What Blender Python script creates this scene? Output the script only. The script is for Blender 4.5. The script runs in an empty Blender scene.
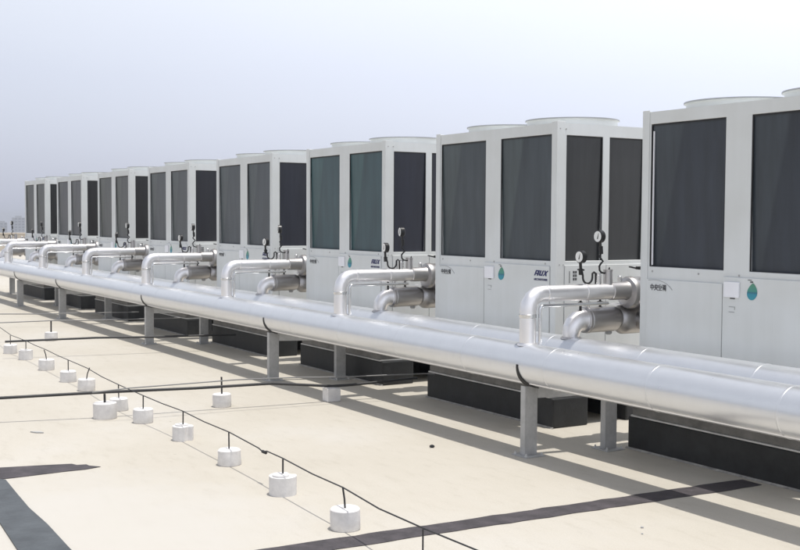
import bpy, bmesh, math, random
from mathutils import Vector, Matrix
random.seed(7)
scene = bpy.context.scene
COL = scene.collection
PI = math.pi

# ------------------------------------------------------------------ materials
def new_mat(name):
    m = bpy.data.materials.new(name); m.use_nodes = True
    nt = m.node_tree
    b = nt.nodes['Principled BSDF']
    return m, nt, b

def N(nt, typ, **kw):
    n = nt.nodes.new(typ)
    for k, v in kw.items():
        if k in n.inputs: n.inputs[k].default_value = v
        else: setattr(n, k, v)
    return n

def ramp(nt, stops):
    r = nt.nodes.new('ShaderNodeValToRGB')
    e = r.color_ramp.elements
    while len(e) < len(stops): e.new(0.5)
    for el, (p, c) in zip(e, stops):
        el.position = p; el.color = (c[0], c[1], c[2], 1)
    return r

def bump(nt, b, height, strength, dist=0.01):
    bp = N(nt, 'ShaderNodeBump', Strength=strength, Distance=dist)
    nt.links.new(height, bp.inputs['Height']); nt.links.new(bp.outputs[0], b.inputs['Normal'])

def simple(name, col, rough=0.5, metal=0.0, var=0.12, scale=6.0, spec=0.5, bmp=0.0, coat=0.0):
    """colour broken up by two octaves of object-space noise"""
    m, nt, b = new_mat(name)
    tc = N(nt, 'ShaderNodeTexCoord')
    n1 = N(nt, 'ShaderNodeTexNoise', Scale=scale, Detail=8.0, Roughness=0.65)
    nt.links.new(tc.outputs['Object'], n1.inputs['Vector'])
    lo = [c * (1 - var) for c in col]; hi = [min(1, c * (1 + var)) for c in col]
    r = ramp(nt, [(0.32, lo), (0.68, hi)])
    nt.links.new(n1.outputs[0], r.inputs[0]); nt.links.new(r.outputs[0], b.inputs['Base Color'])
    mr = N(nt, 'ShaderNodeMapRange'); mr.inputs['To Min'].default_value = rough * 0.8; mr.inputs['To Max'].default_value = min(1, rough * 1.25)
    nt.links.new(n1.outputs[0], mr.inputs[0]); nt.links.new(mr.outputs[0], b.inputs['Roughness'])
    b.inputs['Metallic'].default_value = metal
    b.inputs['Specular IOR Level'].default_value = spec
    b.inputs['Coat Weight'].default_value = coat
    if bmp: bump(nt, b, n1.outputs[0], bmp)
    return m

def mat_roof():
    m, nt, b = new_mat('roof_coating')
    tc = N(nt, 'ShaderNodeTexCoord')
    n1 = N(nt, 'ShaderNodeTexNoise', Scale=0.55, Detail=6.0, Roughness=0.6)
    n2 = N(nt, 'ShaderNodeTexNoise', Scale=7.0, Detail=8.0, Roughness=0.7)
    n3 = N(nt, 'ShaderNodeTexNoise', Scale=90.0, Detail=3.0)
    mp = N(nt, 'ShaderNodeMapping'); mp.inputs['Scale'].default_value = (0.55, 1.6, 1)
    mp.inputs['Rotation'].default_value = (0, 0, 0.4)
    nt.links.new(tc.outputs['Object'], mp.inputs[0])
    for n in (n1, n3): nt.links.new(tc.outputs['Object'], n.inputs['Vector'])
    nt.links.new(mp.outputs[0], n2.inputs['Vector'])
    r1 = ramp(nt, [(0.30, (0.460, 0.426, 0.365)), (0.52, (0.492, 0.460, 0.403)), (0.72, (0.516, 0.492, 0.452))])
    nt.links.new(n1.outputs[0], r1.inputs[0])
    r2 = ramp(nt, [(0.26, (0.87, 0.86, 0.84)), (0.46, (0.975, 0.975, 0.97)), (0.7, (1, 1, 1))])
    nt.links.new(n2.outputs[0], r2.inputs[0])
    r3 = ramp(nt, [(0.3, (0.94, 0.94, 0.935)), (0.6, (1, 1, 1))])
    nt.links.new(n3.outputs[0], r3.inputs[0])
    mx = N(nt, 'ShaderNodeMixRGB', blend_type='MULTIPLY'); mx.inputs[0].default_value = 1
    nt.links.new(r1.outputs[0], mx.inputs[1]); nt.links.new(r2.outputs[0], mx.inputs[2])
    mx2 = N(nt, 'ShaderNodeMixRGB', blend_type='MULTIPLY'); mx2.inputs[0].default_value = 1
    nt.links.new(mx.outputs[0], mx2.inputs[1]); nt.links.new(r3.outputs[0], mx2.inputs[2])
    # scuffs: sparse dark specks
    v = N(nt, 'ShaderNodeTexVoronoi', Scale=2.3); nt.links.new(tc.outputs['Object'], v.inputs['Vector'])
    rv = ramp(nt, [(0.012, (0.55, 0.53, 0.5)), (0.03, (1, 1, 1))])
    nt.links.new(v.outputs['Distance'], rv.inputs[0])
    mx3 = N(nt, 'ShaderNodeMixRGB', blend_type='MULTIPLY'); mx3.inputs[0].default_value = 0.8
    nt.links.new(mx2.outputs[0], mx3.inputs[1]); nt.links.new(rv.outputs[0], mx3.inputs[2])
    # an area recoated in a whiter mix, ragged edge
    ds = N(nt, 'ShaderNodeVectorMath', operation='SUBTRACT'); ds.inputs[1].default_value = (-5.9, 1.7, 0.0); nt.links.new(tc.outputs['Object'], ds.inputs[0])
    sc = N(nt, 'ShaderNodeVectorMath', operation='MULTIPLY'); sc.inputs[1].default_value = (0.52, 0.78, 0.0); nt.links.new(ds.outputs[0], sc.inputs[0])
    ln = N(nt, 'ShaderNodeVectorMath', operation='LENGTH'); nt.links.new(sc.outputs[0], ln.inputs[0])
    n4 = N(nt, 'ShaderNodeTexNoise', Scale=2.6, Detail=7.0, Roughness=0.65); nt.links.new(tc.outputs['Object'], n4.inputs['Vector'])
    ad = N(nt, 'ShaderNodeMath', operation='ADD'); nt.links.new(ln.outputs['Value'], ad.inputs[0]); nt.links.new(n4.outputs[0], ad.inputs[1])
    rm = ramp(nt, [(0.0, (1, 1, 1)), (0.5, (0, 0, 0))]); mrr = N(nt, 'ShaderNodeMapRange'); mrr.inputs['From Min'].default_value = 0.9; mrr.inputs['From Max'].default_value = 1.9
    nt.links.new(ad.outputs[0], mrr.inputs[0]); nt.links.new(mrr.outputs[0], rm.inputs[0])
    hs = N(nt, 'ShaderNodeMixRGB', blend_type='MIX'); hs.inputs[2].default_value = (0.485, 0.465, 0.430, 1)
    fm = N(nt, 'ShaderNodeMath', operation='MULTIPLY'); fm.inputs[1].default_value = 0.7; nt.links.new(rm.outputs[0], fm.inputs[0]); nt.links.new(fm.outputs[0], hs.inputs[0])
    nt.links.new(mx3.outputs[0], hs.inputs[1]); nt.links.new(hs.outputs[0], b.inputs['Base Color'])
    b.inputs['Roughness'].default_value = 0.62; b.inputs['Specular IOR Level'].default_value = 0.3
    bump(nt, b, n3.outputs[0], 0.12, 0.004)
    return m

def mat_coil():
    """dark finned coil: fine vertical fins, broad tonal bands, slight per-unit tint"""
    m, nt, b = new_mat('coil_fins')
    tc = N(nt, 'ShaderNodeTexCoord'); oi = N(nt, 'ShaderNodeObjectInfo')
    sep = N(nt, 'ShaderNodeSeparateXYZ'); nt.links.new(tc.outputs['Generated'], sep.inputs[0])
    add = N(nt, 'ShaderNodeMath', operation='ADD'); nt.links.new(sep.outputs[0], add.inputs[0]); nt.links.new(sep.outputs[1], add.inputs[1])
    n = N(nt, 'ShaderNodeTexNoise', Scale=1.0, Detail=5.0, Roughness=0.6)
    mp = N(nt, 'ShaderNodeMapping'); mp.inputs['Scale'].default_value = (9, 9, 1.2)
    nt.links.new(tc.outputs['Object'], mp.inputs[0]); nt.links.new(mp.outputs[0], n.inputs['Vector'])
    r = ramp(nt, [(0.3, (0.78, 0.78, 0.78)), (0.7, (1.3, 1.3, 1.3))]); nt.links.new(n.outputs[0], r.inputs[0])
    band = ramp(nt, [(0.0, (1.12, 1.14, 1.10)), (0.42, (1.26, 1.27, 1.22)), (0.46, (0.82, 0.84, 0.90)), (0.95, (0.92, 0.92, 0.98))]); nt.links.new(add.outputs[0], band.inputs[0])  # two coil slabs, with the fins' reflected tones painted in as bands
    a = N(nt, 'ShaderNodeMixRGB', blend_type='MULTIPLY'); a.inputs[0].default_value = 1
    nt.links.new(oi.outputs['Color'], a.inputs[1]); nt.links.new(r.outputs[0], a.inputs[2])
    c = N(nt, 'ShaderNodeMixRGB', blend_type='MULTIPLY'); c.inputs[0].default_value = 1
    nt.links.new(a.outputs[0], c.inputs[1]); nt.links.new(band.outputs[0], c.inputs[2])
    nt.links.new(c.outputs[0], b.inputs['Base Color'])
    b.inputs['Roughness'].default_value = 0.34; b.inputs['Specular IOR Level'].default_value = 0.45
    sp2 = N(nt, 'ShaderNodeSeparateXYZ'); nt.links.new(tc.outputs['Object'], sp2.inputs[0])
    w = N(nt, 'ShaderNodeTexWave', Scale=55.0, bands_direction='Z'); nt.links.new(tc.outputs['Object'], w.inputs['Vector'])
    bump(nt, b, w.outputs[0], 0.25, 0.002)
    return m

def mat_paint():
    m, nt, b = new_mat('cabinet_paint')
    tc = N(nt, 'ShaderNodeTexCoord')
    mp = N(nt, 'ShaderNodeMapping'); mp.inputs['Scale'].default_value = (14, 14, 0.8)
    nt.links.new(tc.outputs['Object'], mp.inputs[0])
    n = N(nt, 'ShaderNodeTexNoise', Scale=1.0, Detail=6.0, Roughness=0.6); nt.links.new(mp.outputs[0], n.inputs['Vector'])
    n2 = N(nt, 'ShaderNodeTexNoise', Scale=2.2, Detail=6.0); nt.links.new(tc.outputs['Object'], n2.inputs['Vector'])
    r = ramp(nt, [(0.25, (0.675, 0.693, 0.686)), (0.5, (0.695, 0.714, 0.708)), (0.75, (0.71, 0.727, 0.725))])
    nt.links.new(n.outputs[0], r.inputs[0])
    r2 = ramp(nt, [(0.3, (0.93, 0.925, 0.91)), (0.6, (1, 1, 1))]); nt.links.new(n2.outputs[0], r2.inputs[0])
    mx = N(nt, 'ShaderNodeMixRGB', blend_type='MULTIPLY'); mx.inputs[0].default_value = 1
    nt.links.new(r.outputs[0], mx.inputs[1]); nt.links.new(r2.outputs[0], mx.inputs[2])
    nt.links.new(mx.outputs[0], b.inputs['Base Color'])
    b.inputs['Roughness'].default_value = 0.38; b.inputs['Specular IOR Level'].default_value = 0.45
    bump(nt, b, n2.outputs[0], 0.06, 0.01)
    return m

def mat_cladding(name, col, rough, wav=0.10, metal=1.0):
    m, nt, b = new_mat(name)
    tc = N(nt, 'ShaderNodeTexCoord')
    n1 = N(nt, 'ShaderNodeTexNoise', Scale=2.5, Detail=1.0); nt.links.new(tc.outputs['Object'], n1.inputs['Vector'])
    n2 = N(nt, 'ShaderNodeTexNoise', Scale=9.0, Detail=3.0, Roughness=0.7); nt.links.new(tc.outputs['Object'], n2.inputs['Vector'])
    r = ramp(nt, [(0.3, [c * 0.96 for c in col]), (0.65, col)]); nt.links.new(n2.outputs[0], r.inputs[0])
    nt.links.new(r.outputs[0], b.inputs['Base Color'])
    mr = N(nt, 'ShaderNodeMapRange'); mr.inputs['To Min'].default_value = rough * 0.88; mr.inputs['To Max'].default_value = rough * 1.12
    nt.links.new(n2.outputs[0], mr.inputs[0]); nt.links.new(mr.outputs[0], b.inputs['Roughness'])
    b.inputs['Metallic'].default_value = metal
    bump(nt, b, n1.outputs[0], wav, 0.02)
    return m

M = {
    'roof': mat_roof(), 'coil': mat_coil(), 'paint': mat_paint(),
    'clad': mat_cladding('aluminium_cladding', (0.72, 0.735, 0.76), 0.29, 0.05, 0.70),
    'clad2': mat_cladding('branch_cladding', (0.88, 0.865, 0.865), 0.40, 0.06),
    'clad3': mat_cladding('dull_cladding', (0.50, 0.485, 0.48), 0.42, 0.10),
    'gasket': simple('black_gasket', (0.012, 0.012, 0.014), 0.6),
    'plinth': simple('bitumen_coated_plinth', (0.015, 0.016, 0.017), 0.55, var=0.6, scale=5, bmp=0.5),
    'fillet': simple('mortar', (0.30, 0.29, 0.275), 0.8, var=0.4, scale=14, bmp=0.5),
    'rail': simple('galvanised_rail', (0.56, 0.56, 0.55), 0.42, 0.4, var=0.2),
    'railweb': simple('rail_web', (0.17, 0.165, 0.155), 0.5, 0.2, var=0.3, scale=8),
    'steel': simple('grey_painted_steel', (0.40, 0.40, 0.395), 0.5, 0.0, var=0.16, scale=11),
    'rubber': simple('black_rubber', (0.014, 0.014, 0.015), 0.6),
    'strip': simple('dark_membrane', (0.050, 0.043, 0.048), 0.7, var=0.45, scale=8, bmp=0.9),
    'strip2': simple('slate_membrane', (0.058, 0.066, 0.072), 0.5, var=0.4, scale=4.5, bmp=0.8),
    'block': simple('cast_concrete', (0.70, 0.685, 0.675), 0.7, var=0.09, scale=22, bmp=0.35),
    'wire': simple('black_wire', (0.02, 0.02, 0.022), 0.5),
    'greywire': simple('grey_wire', (0.20, 0.20, 0.20), 0.5, 0.3),
    'white': simple('white_plate', (0.84, 0.84, 0.87), 0.35, var=0.03),
    'navy': simple('navy_print', (0.018, 0.022, 0.11), 0.5, var=0.05),
    'ink': simple('black_print', (0.06, 0.06, 0.065), 0.5, var=0.05),
    'faint': simple('grey_print', (0.36, 0.37, 0.37), 0.5, var=0.05),
    'chrome': simple('bright_steel', (0.72, 0.72, 0.72), 0.18, 1.0, var=0.06),
    'dial': simple('white_dial', (0.82, 0.82, 0.80), 0.3, var=0.03),
    'black': simple('black_enamel', (0.012, 0.012, 0.013), 0.35),
    'lip': simple('cowl_lip', (0.38, 0.39, 0.40), 0.45, var=0.1),
    'parapet': simple('parapet_render', (0.50, 0.45, 0.38), 0.8, var=0.12, scale=2),
    'city': simple('far_concrete', (0.30, 0.30, 0.31), 0.8, var=0.1, scale=0.05),
    'glass': simple('far_glass', (0.06, 0.07, 0.08), 0.2, var=0.2, scale=0.1),
    'earth': simple('city_ground', (0.22, 0.22, 0.20), 0.9, var=0.3, scale=0.01),
}

def mat_drop():
    m, nt, b = new_mat('green_blue_drop')
    tc = N(nt, 'ShaderNodeTexCoord'); s = N(nt, 'ShaderNodeSeparateXYZ'); nt.links.new(tc.outputs['Generated'], s.inputs[0])
    r = ramp(nt, [(0.0, (0.04, 0.29, 0.36)), (0.34, (0.03, 0.26, 0.36)), (0.44, (0.03, 0.15, 0.22)), (0.54, (0.06, 0.28, 0.23)), (1.0, (0.10, 0.27, 0.17))])
    nt.links.new(s.outputs[2], r.inputs[0]); nt.links.new(r.outputs[0], b.inputs['Base Color']); b.inputs['Roughness'].default_value = 0.35
    return m
M['drop'] = mat_drop()

# ------------------------------------------------------------------ mesh helpers
class MB:
    def __init__(s, off=(0, 0, 0)):
        s.bm = bmesh.new(); s.o = Vector(off)
    def box(s, x0, x1, y0, y1, z0, z1):
        v = [s.bm.verts.new(Vector((x, y, z)) - s.o) for x in (x0, x1) for y in (y0, y1) for z in (z0, z1)]
        for f in ((0, 1, 3, 2), (4, 6, 7, 5), (0, 4, 5, 1), (2, 3, 7, 6), (0, 2, 6, 4), (1, 5, 7, 3)):
            s.bm.faces.new([v[i] for i in f])
        return s
    def quad(s, *p):
        s.bm.faces.new([s.bm.verts.new(Vector(q) - s.o) for q in p]); return s
    def prism(s, pts, d):
        """closed polygon pts (3-D) extruded by vector d"""
        d = Vector(d); a = [s.bm.verts.new(Vector(p) - s.o) for p in pts]; b = [s.bm.verts.new(Vector(p) + d - s.o) for p in pts]
        s.bm.faces.new(a[::-1]); s.bm.faces.new(b)
        n = len(a)
        for i in range(n): s.bm.faces.new((a[i], a[(i + 1) % n], b[(i + 1) % n], b[i]))
        return s
    def tube(s, path, r, seg=24, caps=True):
        """swept round tube; r = number or a list per point"""
        P = [Vector(p) - s.o for p in path]; n = len(P)
        R = r if isinstance(r, (list, tuple)) else [r] * n
        T = []
        for i in range(n):
            a = P[max(i - 1, 0)]; b = P[min(i + 1, n - 1)]
            d0 = (P[i] - a).normalized() if i else None; d1 = (b - P[i]).normalized() if i < n - 1 else None
            if d0 is None or d0.length == 0: t = d1
            elif d1 is None or d1.length == 0: t = d0
            else: t = (d0 + d1).normalized()
            T.append(t)
        up = Vector((0, 0, 1)) if abs(T[0].z) < 0.9 else Vector((1, 0, 0))
        u = T[0].cross(up).normalized(); rings = []
        for i in range(n):
            u = (u - T[i] * u.dot(T[i])).normalized(); w = T[i].cross(u)
            k = 1.0
            ring = [s.bm.verts.new(P[i] + (u * math.cos(2 * PI * j / seg) + w * math.sin(2 * PI * j / seg)) * R[i] * k) for j in range(seg)]
            rings.append(ring)
        for a, b in zip(rings, rings[1:]):
            for j in range(seg): s.bm.faces.new((a[j], a[(j + 1) % seg], b[(j + 1) % seg], b[j]))
        if caps:
            s.bm.faces.new(rings[0][::-1]); s.bm.faces.new(rings[-1])
        return s
    def lathe(s, c, prof, seg=32, axis='Z', close=True, wob=0.0):
        """revolve (radius, height) profile about axis through c"""
        c = Vector(c); rings = []
        for (r, h) in prof:
            ring = []
            for j in range(seg):
                a = 2 * PI * j / seg; q = r * (1 + wob * math.sin(3 * a + h * 20))
                x, y = q * math.cos(a), q * math.sin(a)
                v = {'Z': (x, y, h), 'Y': (x, h, -y), 'X': (h, x, y)}[axis]
                ring.append(s.bm.verts.new(c + Vector(v) - s.o))
            rings.append(ring)
        for a, b in zip(rings, rings[1:]):
            for j in range(seg): s.bm.faces.new((a[j], a[(j + 1) % seg], b[(j + 1) % seg], b[j]))
        if close:
            s.bm.faces.new(rings[0][::-1]); s.bm.faces.new(rings[-1])
        return s
    def build(s, name, mat, parent=None, smooth=30, bevel=0.0, loc=None):
        bm = s.bm
        bmesh.ops.recalc_face_normals(bm, faces=bm.faces)
        me = bpy.data.meshes.new(name); bm.to_mesh(me); bm.free()
        if smooth:
            me.polygons.foreach_set('use_smooth', [True] * len(me.polygons)); me.set_sharp_from_angle(angle=math.radians(smooth))
        me.materials.append(mat)
        o = bpy.data.objects.new(name, me); COL.objects.link(o)
        if parent: o.parent = parent
        elif loc is not None: o.location = loc
        else: o.location = s.o
        if bevel:
            b = o.modifiers.new('bevel', 'BEVEL'); b.width = bevel; b.segments = 2; b.limit_method = 'ANGLE'; b.angle_limit = math.radians(40)
        return o

def tag(o, label=None, cat=None, group=None, kind=None):
    if label: o['label'] = label
    if cat: o['category'] = cat
    if group: o['group'] = group
    if kind: o['kind'] = kind
    return o

def empty(name, loc):
    o = bpy.data.objects.new(name, None); o.empty_display_size = 0.1; COL.objects.link(o); o.location = loc
    return o

def copy_tree(o, parent=None):
    c = o.copy(); COL.objects.link(c)
    if parent: c.parent = parent
    for ch in [x for x in bpy.data.objects if x.parent == o]: copy_tree(ch, c)
    return c

def text_mesh(name, body, size, depth, mat, parent, loc, rot, shear=0.0, sx=1.0, bold=0.0):
    cu = bpy.data.curves.new(name, 'FONT'); cu.body = body; cu.size = size; cu.extrude = depth; cu.shear = shear; cu.offset = bold
    t = bpy.data.objects.new(name, cu); COL.objects.link(t)
    bpy.context.view_layer.update()
    me = bpy.data.meshes.new_from_object(t.evaluated_get(bpy.context.evaluated_depsgraph_get()))
    bpy.data.objects.remove(t)
    me.transform(Matrix.Diagonal((sx, 1, 1, 1)))
    me.materials.clear(); me.materials.append(mat)
    o = bpy.data.objects.new(name, me); COL.objects.link(o)
    o.parent = parent; o.location = loc; o.rotation_euler = rot
    return o

def arc(c, r, a0, a1, n, ax0, ax1):
    c = Vector(c); ax0 = Vector(ax0); ax1 = Vector(ax1)
    return [c + ax0 * (r * math.cos(a0 + (a1 - a0) * i / n)) + ax1 * (r * math.sin(a0 + (a1 - a0) * i / n)) for i in range(n + 1)]

# ------------------------------------------------------------------ layout constants (metres; camera above the origin)
FRONT = 5.70            # y of the chillers' front faces
LEN, WID, TOP = 1.733, 1.02, 2.42
FIRST, PITCH = -6.036, 2.667
BASE = 0.24
NU = 8
XL = [-6.036, -8.738, -11.40, -14.05, -16.80, -19.45, -22.17, -24.80]     # left end of each chiller
ROFF = [0.0, 0.09, 0.12, 0.22, 0.30, 0.36, 0.36, 0.36]                      # how much farther left its branch pipes stand
P1Y, P1Z, P1R = 4.90, 0.635, 0.145
P2Y, P2Z, P2R = 5.39, 0.647, 0.148
ORD = ['nearest', 'second nearest', 'third nearest', 'fourth nearest', 'fifth nearest', 'third farthest', 'second farthest', 'farthest']

# ------------------------------------------------------------------ ground
mb = MB((0, 0, 0)); mb.box(-62, 8, -9, 22, -1.2, 0.0)
tag(mb.build('roof', M['roof'], smooth=0), kind='structure')
mb = MB(); mb.quad((-2350, -2350, -26), (2350, -2350, -26), (2350, 2350, -26), (-2350, 2350, -26))
tag(mb.build('ground', M['earth'], smooth=0), kind='structure')

# ------------------------------------------------------------------ chillers
def holed_face(mb, o, u, v, n, W, H, holes, depth):
    """rectangle o + u*W + v*H with rectangular holes (u0,u1,v0,v1) and jambs going in along -n"""
    o, u, v, n = map(Vector, (o, u, v, n))
    us = sorted({0, W} | {h[0] for h in holes} | {h[1] for h in holes}); vs = sorted({0, H} | {h[2] for h in holes} | {h[3] for h in holes})
    P = lambda a, b, d=0: o + u * a + v * b - n * d
    for a0, a1 in zip(us, us[1:]):
        for b0, b1 in zip(vs, vs[1:]):
            m = ((a0 + a1) / 2, (b0 + b1) / 2)
            if any(h[0] < m[0] < h[1] and h[2] < m[1] < h[3] for h in holes): continue
            mb.quad(P(a0, b0), P(a1, b0), P(a1, b1), P(a0, b1))
    for (a0, a1, b0, b1) in holes:
        for p, q in (((a0, b0), (a1, b0)), ((a1, b0), (a1, b1)), ((a1, b1), (a0, b1)), ((a0, b1), (a0, b0))):
            mb.quad(P(*p), P(*q), P(*q, depth), P(*p, depth))

H = TOP - BASE
HZ0, HZ1 = 1.325 - BASE, 2.333 - BASE          # coil openings
RZ = 0.11                                        # top of the base rail
F_HOLES = [(0.074, 0.768, HZ0, HZ1), (0.985, 1.662, HZ0, HZ1)]
S_HOLES = [(0.096, 0.474, HZ0, HZ1 - 0.008), (0.546, 0.924, HZ0, HZ1 - 0.008)]

def make_chiller():
    root = empty('air_cooled_chiller', (FIRST, FRONT, BASE))
    mb = MB()
    holed_face(mb, (0, 0, RZ), (1, 0, 0), (0, 0, 1), (0, -1, 0), LEN, H - RZ, [(a, b, c - RZ, d - RZ) for a, b, c, d in F_HOLES], 0.075)
    holed_face(mb, (LEN, 0, RZ), (0, 1, 0), (0, 0, 1), (1, 0, 0), WID, H - RZ, [(a, b, c - RZ, d - RZ) for a, b, c, d in S_HOLES], 0.075)
    mb.quad((0, WID, RZ), (LEN, WID, RZ), (LEN, WID, H), (0, WID, H))
    mb.quad((0, 0, RZ), (0, WID, RZ), (0, WID, H), (0, 0, H))
    mb.quad((0, 0, H), (LEN, 0, H), (LEN, WID, H), (0, WID, H)); mb.quad((0, 0, RZ), (LEN, 0, RZ), (LEN, WID, RZ), (0, WID, RZ))
    bmesh.ops.remove_doubles(mb.bm, verts=mb.bm.verts, dist=1e-4)
    mb.build('cabinet', M['paint'], root, smooth=0, bevel=0.004)
    # corner posts, thin pressed angles standing proud of the cabinet
    for cxp, sx in ((0, 1), (LEN, -1)):
        for cyp, sy in ((0, 1), (WID, -1)):
            mb = MB(); p = 0.006; a, b = 0.062, 0.078; z1 = H + 0.012
            pts = [(cxp - sx * p, cyp - sy * p), (cxp + sx * a, cyp - sy * p), (cxp + sx * a, cyp - sy * 0.001), (cxp - sx * 0.001, cyp - sy * 0.001), (cxp - sx * 0.001, cyp + sy * b), (cxp - sx * p, cyp + sy * b)]
            mb.prism([(x, y, RZ + 0.01) for x, y in pts], (0, 0, z1 - RZ - 0.01))
            mb.build('corner_post', M['paint'], root, smooth=0, bevel=0.002)
    # coils: lean inwards towards the bottom
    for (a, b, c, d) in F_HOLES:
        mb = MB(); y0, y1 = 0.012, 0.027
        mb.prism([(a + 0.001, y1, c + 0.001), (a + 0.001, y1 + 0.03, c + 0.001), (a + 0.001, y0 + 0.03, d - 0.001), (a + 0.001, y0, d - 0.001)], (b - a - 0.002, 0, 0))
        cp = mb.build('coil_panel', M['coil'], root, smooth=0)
        mb = MB()   # black gasket round the coil
        g = 0.009
        mb.box(a + .0015, a + g, 0.004, 0.011, c + .0015, d - .0015); mb.box(b - g * 0.6, b - .0015, 0.004, 0.011, c + .0015, d - .0015)
        mb.box(a + g, b - g * 0.6, 0.004, 0.011, d - g * 1.2, d - .0015); mb.box(a + g, b - g * 0.6, 0.004, 0.011, c + .0015, c + g * 0.6)
        mb.build('gasket', M['gasket'], cp, smooth=0)
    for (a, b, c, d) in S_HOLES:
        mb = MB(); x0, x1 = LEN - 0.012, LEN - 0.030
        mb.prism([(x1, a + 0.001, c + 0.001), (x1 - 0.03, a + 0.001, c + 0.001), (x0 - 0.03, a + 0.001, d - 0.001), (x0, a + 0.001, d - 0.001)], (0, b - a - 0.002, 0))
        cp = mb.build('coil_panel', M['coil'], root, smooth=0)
        mb = MB(); g = 0.008
        mb.box(LEN - .011, LEN - .004, a + .0015, a + g, c + .0015, d - .0015); mb.box(LEN - .011, LEN - .004, b - g, b - .0015, c + .0015, d - .0015)
        mb.box(LEN - .011, LEN - .004, a + g, b - g, d - g, d - .0015)
        mb.build('gasket', M['gasket'], cp, smooth=0)
    # fan cowls
    for cx_ in (LEN * 0.25, LEN * 0.75):
        zc = 2.487 - BASE
        mb = MB(); mb.lathe((cx_, WID / 2, 0), [(0.378, H + 0.001), (0.377, zc - 0.016), (0.390, zc - 0.011), (0.390, zc - 0.010)], 64, close=False)
        mb.lathe((cx_, WID / 2, 0), [(0.366, H + 0.001), (0.366, zc - 0.012)], 64, close=False)
        cw = mb.build('fan_cowl', M['paint'], root, 40)
        mb = MB(); mb.lathe((cx_, WID / 2, 0), [(0.366, zc - 0.0095), (0.394, zc - 0.0095), (0.394, zc), (0.366, zc), (0.366, zc - 0.0095)], 64, close=False)
        mb.build('rim', M['lip'], cw, 40)
        mb = MB()   # wire guard and hub down inside the cowl
        for k in range(1, 9): mb.lathe((cx_, WID / 2, zc - 0.03), [(0.042 * k, 0), (0.042 * k + 0.004, 0.002), (0.042 * k, 0.004)], 48, close=False)
        mb.lathe((cx_, WID / 2, zc - 0.032), [(0.06, 0), (0.06, 0.008)], 24)
        mb.build('fan_guard', M['black'], cw, 40)
    # lower access doors, a lip standing 12 mm proud
    def door(x0, x1, z0, z1, dz=0.0):
        mb = MB(); mb.prism([(x0, -0.014, z0), (x1, -0.014, z0), (x1, -0.014, z1 + dz), (x0, -0.014, z1)], (0, 0.013, 0))
        return mb.build('access_panel', M['paint'], root, smooth=0, bevel=0.003)
    door(0.068, 0.772, RZ + 0.02, 1.237 - BASE)
    door(0.779, 1.666, RZ + 0.02, 1.284 - BASE)
    mb = MB(); mb.box(LEN + 0.001, LEN + 0.011, 0.084, 0.512, RZ + 0.02, 1.292 - BASE); mb.build('access_panel', M['paint'], root, smooth=0, bevel=0.003)
    mb = MB(); mb.box(LEN + 0.001, LEN + 0.011, 0.517, 0.936, RZ + 0.02, 1.292 - BASE); mb.build('access_panel', M['paint'], root, smooth=0, bevel=0.003)
    # base rail: channel with two bright lips
    mb = MB(); mb.box(-0.012, LEN + 0.012, -0.055, WID + 0.055, 0.012, RZ - 0.018)
    br = mb.build('base_rail', M['railweb'], root, smooth=0, bevel=0.002); mb = MB()
    mb.box(-0.02, LEN + 0.02, -0.068, WID + 0.068, 0.0, 0.012); mb.build('flange', M['rail'], br, smooth=0, bevel=0.002)
    mb = MB(); mb.box(-0.02, LEN + 0.02, -0.060, WID + 0.060, RZ - 0.018, RZ - 0.004); mb.build('flange', M['rail'], br, smooth=0, bevel=0.002)
    # name plate box, labels, print
    yd = -0.014
    mb = MB(); mb.box(0.800, 0.926, yd - 0.016, yd - 0.001, 1.152 - BASE, 1.254 - BASE); pl = mb.build('name_plate', M['white'], root, smooth=0, bevel=0.003)
    mb = MB(); mb.box(0.845, 0.885, yd - 0.003, yd - 0.001, 1.142 - BASE, 1.149 - BASE); mb.build('latch_print', M['ink'], root, smooth=0)
    mb = MB(); mb.box(0.836, 0.888, yd - 0.0025, yd - 0.001, 1.088 - BASE, 1.092 - BASE); mb.box(0.836, 0.884, yd - 0.0025, yd - 0.001, 1.054 - BASE, 1.058 - BASE); mb.box(0.884, 0.888, yd - 0.0025, yd - 0.001, 1.072 - BASE, 1.0875 - BASE)
    mb.build('faint_print', M['faint'], root, smooth=0)
    cz, cxd = 1.190 - BASE, 1.028
    pts = []
    for k in range(28):
        a = 2 * PI * k / 28; x = 0.041 * math.cos(a) * (1 if math.sin(a) < 0 else 1 - 0.42 * math.sin(a) ** 2); z = (0.046 if math.sin(a) < 0 else 0.062) * math.sin(a)
        pts.append((cxd + x + 0.10 * z, yd - 0.003, cz + z))
    mb = MB(); mb.prism(pts, (0, 0.002, 0)); mb.build('drop_sticker', M['drop'], root, smooth=0)
    mb = MB(); mb.box(1.012, 1.034, yd - 0.003, yd - 0.001, 1.256 - BASE, 1.264 - BASE); mb.box(0.992, 1.022, yd - 0.003, yd - 0.001, 1.270 - BASE, 1.2735 - BASE); mb.build('screw_print', M['ink'], root, smooth=0)
    text_mesh('model_print', '中央空调', 0.048, 0.0008, M['ink'], root, (0.104, yd - 0.002, 1.163 - BASE), (PI / 2, 0, 0), sx=0.83, bold=0.0007)
    # thin swoosh over the print
    sw = [(0.085, 1.229), (0.12, 1.2335), (0.16, 1.2345), (0.20, 1.231), (0.24, 1.221), (0.27, 1.209), (0.30, 1.192), (0.322, 1.172)]
    mb = MB(); mb.prism([(x, yd - 0.002, z - BASE) for x, z in sw] + [(x - 0.001, yd - 0.002, z - 0.0035 - BASE - (0.003 if i in (6, 7) else 0)) for i, (x, z) in reversed(list(enumerate(sw)))], (0, 0.001, 0)); mb.build('swoosh_print', M['faint'], root, smooth=0)
    # AUX letters, slanted heavy strokes
    mb = MB(); zl, hl, d = 1.203 - BASE, 0.044, 0.16
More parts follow.
